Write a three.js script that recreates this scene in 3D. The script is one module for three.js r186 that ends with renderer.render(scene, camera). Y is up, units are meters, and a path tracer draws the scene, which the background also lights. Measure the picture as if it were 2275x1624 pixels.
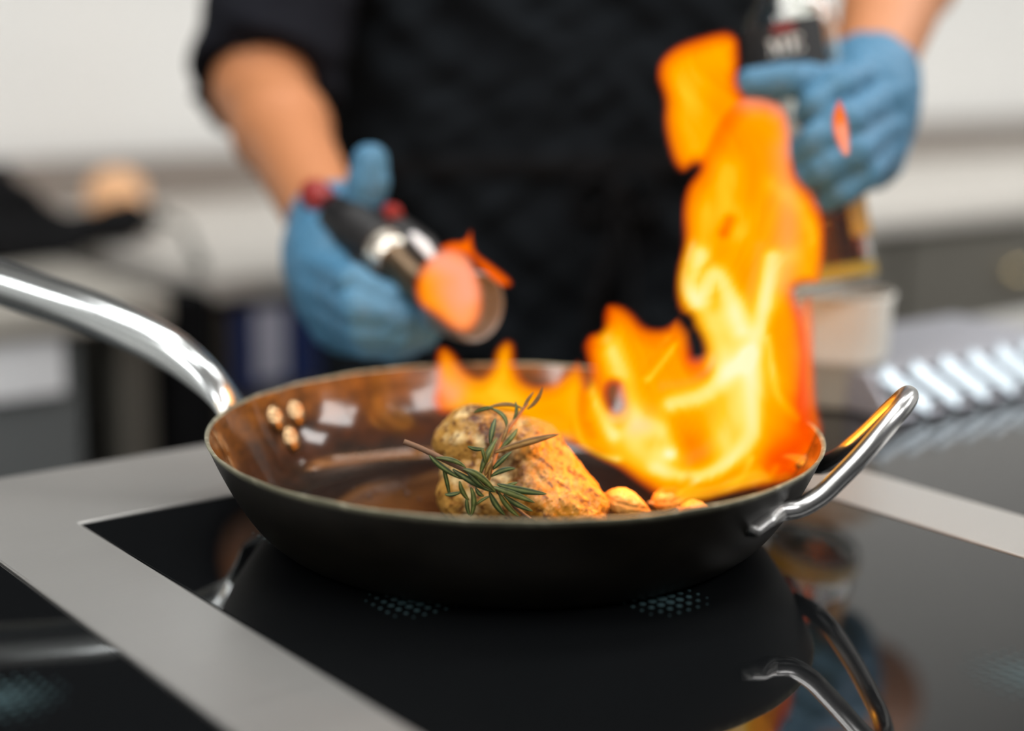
import * as THREE from 'three';
import { RoundedBoxGeometry } from 'three/addons/geometries/RoundedBoxGeometry.js';
import { mergeGeometries } from 'three/addons/utils/BufferGeometryUtils.js';
import { RectAreaLightUniformsLib } from 'three/addons/lights/RectAreaLightUniformsLib.js';
import { createNoise3D } from 'simplex-noise';

// ---------------------------------------------------------------- camera, sky, lights, exposure
const V = (x, y, z) => new THREE.Vector3(x, y, z);
const scene = new THREE.Scene();
scene.background = new THREE.Color(0.55, 0.6, 0.68);
const FPX = 3500, PITCH = 0.2121, ROLL = 0.0147, EYE = V(0, 1.1435, 0);
const camera = new THREE.PerspectiveCamera(2 * Math.atan(812 / FPX) * 180 / Math.PI, 2275 / 1624, 0.05, 60);
camera.position.copy(EYE);
camera.rotation.set(-PITCH, 0, ROLL, 'XYZ');
camera.focus = 0.722;
camera.userData.fStop = 1.95;
const renderer = new THREE.WebGLRenderer({ antialias: true });
renderer.toneMapping = THREE.LinearToneMapping;
renderer.toneMappingExposure = 1.0;
renderer.shadowMap.enabled = true;
RectAreaLightUniformsLib.init();

const THETA = 0.6686;                                  // the kitchen's lines run at this angle to the picture plane
const E1 = V(Math.cos(THETA), 0, -Math.sin(THETA)), E2 = V(Math.sin(THETA), 0, Math.cos(THETA));
const ORIGIN = V(-0.2142, 0, -0.7446);                 // back left corner of the middle glass panel, on the floor
const room = (a, y, b) => ORIGIN.clone().addScaledVector(E1, a).addScaledVector(E2, b).setY(y);
const TOP = 0.9;                                       // height of the cooktop
const CEIL = 2.75;
const PANELS = [                                       // ceiling lamps: place along and across the room, size, intensity
  [0.35, -0.15, 1.2, 0.3, 11], [-0.9, 0.25, 1.2, 0.3, 6], [1.55, 0.3, 1.2, 0.3, 11], [-2.0, 0.0, 1.2, 0.3, 11], [2.9, 0.0, 1.2, 0.3, 11],
  [-0.4, 0.68, 1.6, 0.3, 10], [3.3, 1.1, 1.2, 0.4, 12], [-2.25, 1.6, 1.2, 0.6, 11], [0.5, 2.25, 1.5, 0.6, 13], [2.65, 1.95, 1.2, 0.6, 13],
];
const LAMP_TINT = new THREE.Color(1, 0.985, 0.96);

// ---------------------------------------------------------------- helpers
let seed = 77;
const rnd = () => { seed = (seed * 1664525 + 1013904223) >>> 0; return seed / 4294967296; };
const noise3 = createNoise3D(rnd);
const clamp = (x, a, b) => Math.min(b, Math.max(a, x)), lerp = (a, b, t) => a + (b - a) * t;
const smooth = (a, b, x) => { const t = clamp((x - a) / (b - a), 0, 1); return t * t * (3 - 2 * t); };
const fbm = (x, y, z) => noise3(x, y, z) * 0.55 + noise3(x * 2.1, y * 2.1, z * 2.1) * 0.28 + noise3(x * 4.3, y * 4.3, z * 4.3) * 0.17;
const names = {};
const numbered = (n) => { const k = names[n] = (names[n] ?? -1) + 1; return k ? n + '_' + String(k).padStart(3, '0') : n; };
const lit = (o) => { o.traverse((m) => { if (m.isMesh) { m.castShadow = true; m.receiveShadow = true; } }); return o; };
function thing(name, label, category, pos = V(0, 0, 0), turn = 0, group) {
  const o = new THREE.Group(); o.name = numbered(name); o.position.copy(pos); o.rotation.y = turn;
  o.userData = { label, category }; if (group) o.userData.group = group;
  scene.add(o); return o;
}
function part(name, geo, mat, parent, label) {
  const m = new THREE.Mesh(geo, mat); m.name = name; if (label) m.userData.label = label;
  m.castShadow = m.receiveShadow = true; parent.add(m); return m;
}
function structure(name, geo, mat, pos, turn = THETA) {
  const m = new THREE.Mesh(geo, mat); m.name = name; m.userData = { kind: 'structure' };
  m.position.copy(pos); m.rotation.y = turn; m.castShadow = m.receiveShadow = true; scene.add(m); return m;
}
const std = (o) => new THREE.MeshPhysicalMaterial(o);
const lin = (r, g, b) => new THREE.Color().setRGB(r, g, b);
const box = (w, h, d, x = 0, y = 0, z = 0, r = 0.004) => new RoundedBoxGeometry(w, h, d, 2, Math.min(r, w / 2.1, h / 2.1, d / 2.1)).translate(x, y, z);
const plain = (geos) => mergeGeometries(geos.map((g) => { const n = g.index ? g.toNonIndexed() : g; for (const k of Object.keys(n.attributes)) if (!['position', 'normal', 'uv'].includes(k)) n.deleteAttribute(k); return n; }));
// a point of the photograph at its own distance: along the lens axis, or on a plane across the room
const cr = Math.cos(ROLL), sr = Math.sin(ROLL), cp = Math.cos(PITCH), sp = Math.sin(PITCH);
function ray(u, v) { const x = (u - 1137.5) / FPX, y = -(v - 812) / FPX, rx = x * cr - y * sr, ry = x * sr + y * cr; return V(rx, ry * cp - sp, -ry * sp - cp); }
const at = (u, v, d) => ray(u, v).multiplyScalar(d).add(EYE);
const atZ = (u, v, z) => { const r = ray(u, v); return r.multiplyScalar(z / r.z).add(EYE); };

// a tube along points with its own radius (and flattening) at each point
function tube(points, radii, seg = 60, sides = 20, flat = null, closed = false, up = V(0, 1, 0), caps = true) {
  const curve = new THREE.CatmullRomCurve3(points, closed, 'centripetal'), pos = [], idx = [], uv = [], n = points.length;
  const pick = (arr, t) => { const x = clamp(t, 0, 1) * (n - 1), i = Math.min(n - 2, Math.floor(x)); return lerp(arr[i], arr[i + 1], x - i); };
  let side = null;
  const ring = (c, s, b, a1, a2, t) => { for (let j = 0; j <= sides; j++) { const q = j / sides * Math.PI * 2; const p = c.clone().addScaledVector(s, Math.cos(q) * a1).addScaledVector(b, Math.sin(q) * a2); pos.push(p.x, p.y, p.z); uv.push(j / sides, t); } };
  let rows = 0;
  for (let i = 0; i <= seg; i++) {
    const t = i / seg, c = curve.getPoint(t), T = curve.getTangent(t);
    if (!side) side = V(0, 0, 0).crossVectors(T, up).normalize();
    side = side.clone().addScaledVector(T, -side.dot(T)).normalize();
    const b = V(0, 0, 0).crossVectors(side, T).normalize(), r = pick(radii, t), f = flat ? pick(flat, t) : 1;
    if (i === 0 && caps) { ring(c, side, b, 1e-5, 1e-5, 0); rows++; }
    ring(c, side, b, r, r * f, t); rows++;
    if (i === seg && caps) { ring(c, side, b, 1e-5, 1e-5, 1); rows++; }
  }
  for (let i = 0; i < rows - 1; i++) for (let j = 0; j < sides; j++) { const a = i * (sides + 1) + j, b = a + sides + 1; idx.push(a, b, a + 1, b, b + 1, a + 1); }
  const g = new THREE.BufferGeometry();
  g.setAttribute('position', new THREE.Float32BufferAttribute(pos, 3)); g.setAttribute('uv', new THREE.Float32BufferAttribute(uv, 2)); g.setIndex(idx);
  g.computeVertexNormals();
  const N = g.attributes.normal;                       // one normal across the seam
  for (let i = 0; i < rows; i++) { const a = i * (sides + 1), b = a + sides; const x = N.getX(a) + N.getX(b), y = N.getY(a) + N.getY(b), z = N.getZ(a) + N.getZ(b), l = Math.hypot(x, y, z) || 1; N.setXYZ(a, x / l, y / l, z / l); N.setXYZ(b, x / l, y / l, z / l); }
  return g;
}

// surface of a distance field (surface nets)
function field(f, lo, hi, h, colour) {
  const nx = Math.ceil((hi.x - lo.x) / h) + 1, ny = Math.ceil((hi.y - lo.y) / h) + 1, nz = Math.ceil((hi.z - lo.z) / h) + 1;
  const d = new Float32Array(nx * ny * nz), at3 = (i, j, k) => i + nx * (j + ny * k);
  for (let k = 0; k < nz; k++) for (let j = 0; j < ny; j++) for (let i = 0; i < nx; i++) d[at3(i, j, k)] = f(lo.x + i * h, lo.y + j * h, lo.z + k * h);
  const id = new Int32Array(nx * ny * nz).fill(-1), pos = [], idx = [];
  for (let k = 0; k < nz - 1; k++) for (let j = 0; j < ny - 1; j++) for (let i = 0; i < nx - 1; i++) {
    const c = [];
    let neg = 0;
    for (let q = 0; q < 8; q++) { const v = d[at3(i + (q & 1), j + (q >> 1 & 1), k + (q >> 2))]; c.push(v); if (v < 0) neg++; }
    if (neg === 0 || neg === 8) continue;
    let x = 0, y = 0, z = 0, n = 0;
    for (let a = 0; a < 8; a++) for (let bit = 1; bit < 8; bit <<= 1) {
      const b = a | bit; if (b === a || (c[a] < 0) === (c[b] < 0)) continue;
      const t = c[a] / (c[a] - c[b]);
      x += (a & 1) + (bit === 1 ? t : 0); y += (a >> 1 & 1) + (bit === 2 ? t : 0); z += (a >> 2) + (bit === 4 ? t : 0); n++;
    }
    id[at3(i, j, k)] = pos.length / 3;
    pos.push(lo.x + (i + x / n) * h, lo.y + (j + y / n) * h, lo.z + (k + z / n) * h);
  }
  const quad = (a, b, c, e, flip) => { if (flip) idx.push(a, c, b, a, e, c); else idx.push(a, b, c, a, c, e); };
  for (let k = 1; k < nz - 1; k++) for (let j = 1; j < ny - 1; j++) for (let i = 1; i < nx - 1; i++) {
    const v = d[at3(i, j, k)] < 0;
    if (v !== d[at3(i + 1, j, k)] < 0) quad(id[at3(i, j - 1, k - 1)], id[at3(i, j, k - 1)], id[at3(i, j, k)], id[at3(i, j - 1, k)], !v);
    if (v !== d[at3(i, j + 1, k)] < 0) quad(id[at3(i - 1, j, k - 1)], id[at3(i, j, k - 1)], id[at3(i, j, k)], id[at3(i - 1, j, k)], v);
    if (v !== d[at3(i, j, k + 1)] < 0) quad(id[at3(i - 1, j - 1, k)], id[at3(i, j - 1, k)], id[at3(i, j, k)], id[at3(i - 1, j, k)], !v);
  }
  const g = new THREE.BufferGeometry(), nor = new Float32Array(pos.length), e = h * 0.6;
  for (let i = 0; i < pos.length; i += 3) {
    const [x, y, z] = [pos[i], pos[i + 1], pos[i + 2]];
    const gx = f(x + e, y, z) - f(x - e, y, z), gy = f(x, y + e, z) - f(x, y - e, z), gz = f(x, y, z + e) - f(x, y, z - e), l = Math.hypot(gx, gy, gz) || 1;
    nor[i] = gx / l; nor[i + 1] = gy / l; nor[i + 2] = gz / l;
  }
  g.setAttribute('position', new THREE.Float32BufferAttribute(pos, 3)); g.setAttribute('normal', new THREE.BufferAttribute(nor, 3)); g.setIndex(idx);
  if (colour) { const col = new Float32Array(pos.length); for (let i = 0; i < pos.length; i += 3) { const c = colour(pos[i], pos[i + 1], pos[i + 2], nor[i], nor[i + 1], nor[i + 2]); col[i] = c[0]; col[i + 1] = c[1]; col[i + 2] = c[2]; } g.setAttribute('color', new THREE.BufferAttribute(col, 3)); }
  return g;
}
const smin = (a, b, k) => { const h = Math.max(k - Math.abs(a - b), 0) / k; return Math.min(a, b) - h * h * k * 0.25; };
function bone(a, b, ra, rb) {                          // distance to a tapered capsule
  const bx = b.x - a.x, by = b.y - a.y, bz = b.z - a.z, L = bx * bx + by * by + bz * bz || 1e-9;
  return (x, y, z) => { const px = x - a.x, py = y - a.y, pz = z - a.z, t = clamp((px * bx + py * by + pz * bz) / L, 0, 1); return Math.hypot(px - bx * t, py - by * t, pz - bz * t) - ra - (rb - ra) * t; };
}
const join = (list, k) => (x, y, z) => { let d = list[0](x, y, z); for (let i = 1; i < list.length; i++) d = smin(d, list[i](x, y, z), k); return d; };
function ellipsoid(c, r) { return (x, y, z) => { const a = (x - c.x) / r.x, b = (y - c.y) / r.y, e = (z - c.z) / r.z, k0 = Math.hypot(a, b, e), k1 = Math.hypot(a / r.x, b / r.y, e / r.z) || 1e-9; return k0 * (k0 - 1) / k1; }; }

// textures
function dataTex(w, h, fn, srgb = false) {
  const a = new Uint8Array(w * h * 4);
  for (let y = 0; y < h; y++) for (let x = 0; x < w; x++) { const c = fn(x / w, y / h, x, y), i = (y * w + x) * 4; a[i] = clamp(c[0], 0, 1) * 255; a[i + 1] = clamp(c[1], 0, 1) * 255; a[i + 2] = clamp(c[2], 0, 1) * 255; a[i + 3] = 255; }
  const t = new THREE.DataTexture(a, w, h); t.wrapS = t.wrapT = THREE.RepeatWrapping; t.magFilter = t.minFilter = THREE.LinearFilter; if (srgb) t.colorSpace = THREE.SRGBColorSpace; t.needsUpdate = true; return t;
}
const brush = (() => { const rows = Array.from({ length: 512 }, () => rnd()); return dataTex(256, 512, (u, v, x, y) => { const n = 0.5 + 0.22 * (rows[y] - 0.5) + 0.25 * fbm(u * 3, v * 60, 1) + 0.18 * fbm(u * 5, v * 4, 9); return [n, n, n]; }); })();
const brushSoft = (() => { const rows = Array.from({ length: 1024 }, () => rnd()); const t = dataTex(64, 1024, (u, v, x, y) => { const n = 0.9 + 0.12 * (rows[y] - 0.5) + 0.06 * (rnd() - 0.5); return [n, n, n]; }); t.repeat.set(2, 2); return t; })();
const brushAt = (k) => { const t = brush.clone(); t.repeat.set(k, k); t.needsUpdate = true; return t; };
const weave = dataTex(128, 128, (u, v, x, y) => { const n = 0.5 + 0.25 * Math.sin((x + y) * Math.PI / 4) + 0.2 * (rnd() - 0.5); return [n, n, n]; });

// materials
const M = {
  wall: std({ color: lin(0.73, 0.73, 0.715), roughness: 0.6 }),
  ceiling: std({ color: lin(0.75, 0.75, 0.74), roughness: 0.9 }),
  floor: std({ color: lin(0.06, 0.058, 0.055), roughness: 0.5 }),
  steel: std({ color: lin(0.6, 0.595, 0.58), metalness: 0.86, roughness: 0.42, roughnessMap: brushSoft }),
  steelSoft: std({ color: lin(0.62, 0.58, 0.53), metalness: 0.85, roughness: 0.55 }),
  steelFront: std({ color: lin(0.2, 0.19, 0.165), metalness: 0.7, roughness: 0.5 }),
  steelBright: std({ color: lin(0.72, 0.73, 0.74), metalness: 1, roughness: 0.2 }),
  handle: std({ color: lin(0.55, 0.58, 0.59), metalness: 0.95, roughness: 0.17 }),
  loop: std({ color: lin(0.5, 0.5, 0.5), metalness: 1, roughness: 0.27 }),
  glass: std({ color: lin(0.004, 0.0045, 0.005), roughness: 0.035, ior: 1.5 }),
  print: std({ color: lin(0.045, 0.085, 0.095), roughness: 0.3 }),
  black: std({ color: lin(0.007, 0.007, 0.008), roughness: 0.45 }),
  blackMatte: std({ color: lin(0.004, 0.0042, 0.005), roughness: 0.85, specularIntensity: 0.3 }),
  skin: std({ color: lin(0.47, 0.19, 0.08), roughness: 0.55 }),
  shirt: std({ color: lin(0.0045, 0.005, 0.0085), roughness: 0.92, specularIntensity: 0.35, sheen: 0.08, sheenRoughness: 0.6, sheenColor: lin(0.1, 0.11, 0.14) }),
  apron: std({ color: lin(0.0042, 0.0062, 0.0085), roughness: 0.9, specularIntensity: 0.3, sheen: 0.05, sheenRoughness: 0.6, sheenColor: lin(0.08, 0.1, 0.12) }),
  trousers: std({ color: lin(0.01, 0.011, 0.014), roughness: 0.95 }),
  hair: std({ color: lin(0.02, 0.014, 0.01), roughness: 0.7 }),
  glove: std({ color: lin(0.06, 0.175, 0.29), roughness: 0.5, specularIntensity: 0.6 }),
  red: std({ color: lin(0.24, 0.014, 0.012), roughness: 0.4 }),
  brass: std({ color: lin(0.75, 0.6, 0.32), metalness: 1, roughness: 0.25 }),
  dark: std({ color: lin(0.3, 0.29, 0.28), metalness: 0.8, roughness: 0.4 }),
  white: std({ color: lin(0.75, 0.76, 0.78), roughness: 0.6 }),
};

// ---------------------------------------------------------------- room shell
const R0 = [-2.9, 4.6], B0 = [-1.33, 3.2], T = 0.12;    // extent along and across the room
{
  const w = R0[1] - R0[0] + 2 * T, d = B0[1] - B0[0] + 2 * T, mx = (R0[0] + R0[1]) / 2, mz = (B0[0] + B0[1]) / 2;
  structure('floor', box(w, T, d), M.floor, room(mx, -T / 2, mz));
  structure('ceiling', box(w, T, d), M.ceiling, room(mx, CEIL + T / 2, mz));
  structure('wall_back', box(w, CEIL, T), M.wall, room(mx, CEIL / 2, B0[0] - T / 2));
  structure('wall_front', box(w, CEIL, T), std({ color: lin(0.1, 0.1, 0.105), roughness: 0.7 }), room(mx, CEIL / 2, B0[1] + T / 2));
  structure('wall_left', box(T, CEIL, d), M.wall, room(R0[0] - T / 2, CEIL / 2, mz));
  structure('wall_right', box(T, CEIL, d), M.wall, room(R0[1] + T / 2, CEIL / 2, mz));
}
// ceiling lamps
PANELS.forEach(([a, b, w, d, k]) => {
  const o = thing('ceiling_light', 'white framed flat ceiling light panel above the kitchen', 'ceiling light', room(a, CEIL, b), THETA, 'flat light panels on the kitchen ceiling');
  part('frame', plain([box(w + 0.04, 0.03, 0.02, 0, -0.015, d / 2 + 0.01), box(w + 0.04, 0.03, 0.02, 0, -0.015, -d / 2 - 0.01), box(0.02, 0.03, d, w / 2 + 0.01, -0.015, 0), box(0.02, 0.03, d, -w / 2 - 0.01, -0.015, 0)]), M.white, o);
  const glow = std({ color: lin(0.8, 0.8, 0.8), emissive: LAMP_TINT, emissiveIntensity: 2.2, roughness: 0.8 });
  part('diffuser', box(w, 0.012, d, 0, -0.012, 0, 0.002), glow, o);
  const l = new THREE.RectAreaLight(LAMP_TINT, k, w, d);
  l.name = 'lamp_light'; l.position.set(0, -0.022, 0); l.rotation.x = -Math.PI / 2; o.add(l);
});

// ---------------------------------------------------------------- induction cooktop
{
  const o = thing('induction_cooktop', 'brushed steel cooktop with black glass panels under the frying pan', 'cooktop', room(0, 0, 0), THETA);
  const x0 = -0.47, x1 = 1.2, z0 = -0.097, z1 = 0.69, PW = 0.342, PD = 0.58;
  const starts = [-0.05 - PW, 0, PW + 0.055, 2 * PW + 0.11], frame = new THREE.Shape([new THREE.Vector2(x0, -z0), new THREE.Vector2(x1, -z0), new THREE.Vector2(x1, -z1), new THREE.Vector2(x0, -z1)]);
  for (const s of starts.slice(0, 3)) frame.holes.push(new THREE.Path([new THREE.Vector2(s, 0), new THREE.Vector2(s, -PD), new THREE.Vector2(s + PW, -PD), new THREE.Vector2(s + PW, 0)]));
  const top = new THREE.ExtrudeGeometry(frame, { depth: 0.03, bevelEnabled: true, bevelThickness: 0.0008, bevelSize: 0.0008, bevelSegments: 2 }).rotateX(-Math.PI / 2).translate(0, TOP - 0.0308 + 0.0004, 0);
  part('steel_frame', top, M.steel, o);
  for (const s of starts.slice(0, 3)) part('glass_panel', box(PW - 0.0035, 0.006, PD - 0.0035, s + PW / 2, TOP - 0.003 - 0.0002, PD / 2, 0.001), M.glass, o);
  part('cabinet', box(x1 - x0 - 0.03, TOP - 0.04, z1 - z0 - 0.03, (x0 + x1) / 2, (TOP - 0.03) / 2, (z0 + z1) / 2), M.steelFront, o);
  const cluster = (cx, cz, R, pitch, big, ang = 0) => {
    const g = [];
    for (let i = -6; i <= 6; i++) for (let j = -6; j <= 6; j++) {
      const x = i * pitch, z = j * pitch, q = Math.hypot(x, z) / R; if (q >= 1) continue;
      const r = big * (1 - q * 0.85);
      g.push(new THREE.CylinderGeometry(r, r, 0.0002, 18).translate(cx + x, TOP + 0.00003, cz + z));
    }
    part('printed_dots', plain(g), M.print, o);
  };
  cluster(0.074, 0.185, 0.021, 0.0056, 0.0025); cluster(0.163, 0.247, 0.021, 0.0056, 0.0025);
  cluster(0.258, 0.2, 0.021, 0.0056, 0.0025); cluster(0.172, 0.018, 0.021, 0.0056, 0.0025); cluster(0.262, 0.066, 0.021, 0.0056, 0.0025); cluster(0.08, 0.075, 0.021, 0.0056, 0.0025);
  cluster(0.222, 0.395, 0.03, 0.0056, 0.0022); cluster(-0.105, 0.18, 0.024, 0.0056, 0.0022);
  lit(o);
}

// ---------------------------------------------------------------- frying pan
const PAN = V(0.0021, TOP, -0.7476);
{
  const o = thing('frying_pan', 'dark carbon steel frying pan with long tubular handle, flames rising inside', 'frying pan', PAN);
  const outer = [[0.001, 0.0002], [0.06, 0.0002], [0.107, 0.0003], [0.1155, 0.002], [0.1225, 0.0068], [0.128, 0.0125], [0.1335, 0.0203], [0.1385, 0.0285], [0.1425, 0.0363], [0.146, 0.044], [0.1487, 0.0503]];
  const inner = [[0.1472, 0.0512], [0.1448, 0.0458], [0.1412, 0.038], [0.137, 0.0298], [0.132, 0.0217], [0.1262, 0.0142], [0.1205, 0.0088], [0.113, 0.0046], [0.104, 0.003], [0.06, 0.0027], [0.001, 0.0027]];
  const fine = (pts, n) => new THREE.CatmullRomCurve3(pts.map(([x, y]) => V(x, y, 0)), false, 'centripetal').getPoints(n).map((p) => new THREE.Vector2(Math.max(p.x, 0.0002), p.y));
  const colourLathe = (g, fn) => { const p = g.attributes.position, c = new Float32Array(p.count * 3); for (let i = 0; i < p.count; i++) { const k = fn(p.getX(i), p.getY(i), p.getZ(i)); c.set(k, i * 3); } g.setAttribute('color', new THREE.BufferAttribute(c, 3)); return g; };
  const wob = (g) => { const p = g.attributes.position; for (let i = 0; i < p.count; i++) { const x = p.getX(i), y = p.getY(i), z = p.getZ(i), s = 1 + 0.0011 * noise3(x * 9, y * 20, z * 9) * smooth(0.005, 0.03, y); p.setXYZ(i, x * s, y + 0.00025 * noise3(x * 30, 3, z * 30) * smooth(0.03, 0.05, y), z * s); } g.computeVertexNormals(); return g; };
  const outG = wob(new THREE.LatheGeometry([...fine(outer, 60), new THREE.Vector2(0.1494, 0.0513), new THREE.Vector2(0.1494, 0.0517), new THREE.Vector2(0.1490, 0.052), new THREE.Vector2(0.1478, 0.0519), new THREE.Vector2(0.1472, 0.0512)], 320));
  colourLathe(outG, (x, y, z) => {
    const n = fbm(x * 40, y * 60, z * 40) * 0.5 + 0.5, rim = smooth(0.0485, 0.0508, y), k = 0.6 + 0.8 * n;
    const speck = smooth(0.45, 0.7, noise3(x * 160, y * 160, z * 160));
    return [lerp(0.006, 0.19, rim) * k + speck * rim * 0.15, lerp(0.0048, 0.185, rim) * k + speck * rim * 0.14, lerp(0.003, 0.13, rim) * k + speck * rim * 0.11];
  });
  part('body', outG, std({ vertexColors: true, color: lin(1, 1, 1), metalness: 0.35, roughness: 0.42, specularIntensity: 0.45 }), o);
  const inG = wob(new THREE.LatheGeometry(fine(inner, 90).reverse(), 320));
  inG.index.array.reverse(); inG.computeVertexNormals();
  colourLathe(inG, (x, y, z) => {
    const n = fbm(x * 30, y * 45, z * 30), f = fbm(x * 110, y * 130, z * 110), hgt = y + 0.006 * n;
    const a = smooth(0.006, 0.022, hgt), b = smooth(0.02, 0.05, hgt), g2 = noise3(x * 330, y * 330, z * 330), k = clamp(1 + 0.7 * n + 0.75 * f + 0.3 * g2, 0.2, 2.2);
    const mix3 = (p, q, t) => [lerp(p[0], q[0], t), lerp(p[1], q[1], t), lerp(p[2], q[2], t)];
    let c = mix3([0.004, 0.003, 0.0026], [0.022, 0.0066, 0.0015], a); c = mix3(c, [0.11, 0.04, 0.005], b);
    return c.map((q) => q * k);
  });
  part('interior', inG, std({ vertexColors: true, color: lin(1, 1, 1), metalness: 0, roughness: 0.5, specularIntensity: 0.15, clearcoat: 0.75, clearcoatRoughness: 0.09 }), o, 'brown seasoned inside of the pan');
  // the long handle
  const az = 161.5 * Math.PI / 180, hp = (r, y, s = 0) => V(Math.cos(az) * r + Math.sin(az) * s, y, -Math.sin(az) * r + Math.cos(az) * s);
  const pts = [[0.43, 0.126], [0.36, 0.116], [0.2947, 0.104], [0.2666, 0.098], [0.239, 0.0919], [0.212, 0.0837], [0.1907, 0.075], [0.1724, 0.0635], [0.1600, 0.0520], [0.1535, 0.0425], [0.1480, 0.0330], [0.1440, 0.0235]].map(([r, y]) => hp(r, y));
  const hg = tube(pts, [0.0105, 0.0132, 0.0132, 0.013, 0.0127, 0.0124, 0.012, 0.0118, 0.0126, 0.0142, 0.015, 0.014], 130, 32, [1, 0.95, 0.92, 0.92, 0.92, 0.92, 0.9, 0.75, 0.42, 0.2, 0.16, 0.16]);
  part('handle', hg, M.handle, o, 'long polished steel tube handle');
  const tongue = tube([hp(0.1745, 0.0690), hp(0.1655, 0.0605), hp(0.1575, 0.0505), hp(0.1525, 0.0405)], [0.004, 0.0098, 0.013, 0.0145], 30, 20, [0.3, 0.28, 0.2, 0.16]);
  part('handle_bracket', tongue, std({ color: lin(0.62, 0.57, 0.47), metalness: 0.9, roughness: 0.4 }), o, 'pressed flat end of the handle');
  for (const [ang, y] of [[153.8, 0.0385], [146.8, 0.0378], [151.8, 0.0268]]) {
    const q = ang * Math.PI / 180, r = lerp(0.1335, 0.1412, (y - 0.024) / 0.014);
    const rg = new THREE.SphereGeometry(1, 20, 14).scale(0.0062, 0.0082, 0.0034);
    const m = part('rivet', rg, std({ color: lin(0.36, 0.24, 0.13), metalness: 1, roughness: 0.22 }), o);
    m.position.set(Math.cos(q) * (r - 0.0003), y, -Math.sin(q) * (r - 0.0003)); m.lookAt(PAN.x + 0, PAN.y + y + 0.09, PAN.z);
    m.rotation.setFromQuaternion(new THREE.Quaternion().setFromUnitVectors(V(0, 0, 1), V(-Math.cos(q) * 0.86, 0.5, Math.sin(q) * 0.86).normalize()));
  }
  // the loop handle opposite
  const la = -18 * Math.PI / 180, lp = (r, s, y) => V(Math.cos(la) * r - Math.sin(-la) * s, y, -Math.sin(la) * r + Math.cos(la) * s);
  const half = [[0.1254, 0.0625, 0.0325], [0.1300, 0.0520, 0.0355], [0.1365, 0.0425, 0.0362], [0.1440, 0.0375, 0.0372], [0.1525, 0.0340, 0.0425], [0.1600, 0.0310, 0.0505], [0.1680, 0.0275, 0.0600], [0.1755, 0.0225, 0.0700], [0.1820, 0.0150, 0.0785], [0.1850, 0.0060, 0.0825]];
  const loopPts = [...half.map(([r, s, y]) => lp(r, s, y)), ...half.slice().reverse().map(([r, s, y]) => lp(r, -s, y))];
  part('loop_handle', tube(loopPts, loopPts.map((_, i) => (i === 0 || i === loopPts.length - 1 ? 0.0066 : i === 1 || i === loopPts.length - 2 ? 0.0078 : i === 2 || i === loopPts.length - 3 ? 0.0048 : 0.0046)), 160, 20, loopPts.map((_, i) => (i < 2 || i > loopPts.length - 3 ? 0.5 : 1))), M.loop, o, 'bent steel rod helper handle');
  lit(o);
}

// ---------------------------------------------------------------- oil, chicken, garlic, rosemary
{
  const o = thing('cooking_oil', 'thin dark glossy pool of oil on the frying pan bottom', 'oil', PAN);
  const g = new THREE.CircleGeometry(0.112, 120); g.rotateX(-Math.PI / 2);
  const pr = [[0.0005, 0.0047], [0.05, 0.0047], [0.1, 0.0048], [0.110, 0.0049], [0.1125, 0.0051], [0.1132, 0.0049], [0.1128, 0.0046], [0.05, 0.0036], [0.0005, 0.0036]].map(([x, y]) => new THREE.Vector2(x, y));
  const lg = new THREE.LatheGeometry(pr, 160), p = lg.attributes.position;
  for (let i = 0; i < p.count; i++) { const x = p.getX(i), z = p.getZ(i), y = p.getY(i); if (y > 0.0044) p.setY(i, y + 0.0003 * noise3(x * 25, 1, z * 25)); }
  lg.computeVertexNormals();
  part('oil_film', lg, std({ color: lin(0.005, 0.003, 0.0025), roughness: 0.07, ior: 1.47, specularIntensity: 1 }), o);
  const bub = [];
  for (let i = 0; i < 46; i++) { const a = rnd() * 6.28, r = 0.01 + 0.075 * Math.sqrt(rnd()), s = 0.0006 + 0.0012 * rnd() * rnd(); bub.push(new THREE.SphereGeometry(s, 10, 6, 0, 6.2832, 0, 1.5708).translate(-0.045 + Math.cos(a) * r * 0.8, 0.0048, Math.sin(a) * r * 0.9)); }
  const b = part('bubbles', plain(bub), std({ color: lin(0.05, 0.03, 0.025), roughness: 0.05 }), o); b.userData.kind = 'stuff';
  lit(o);
}
const oilY = TOP + 0.0046;
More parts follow.
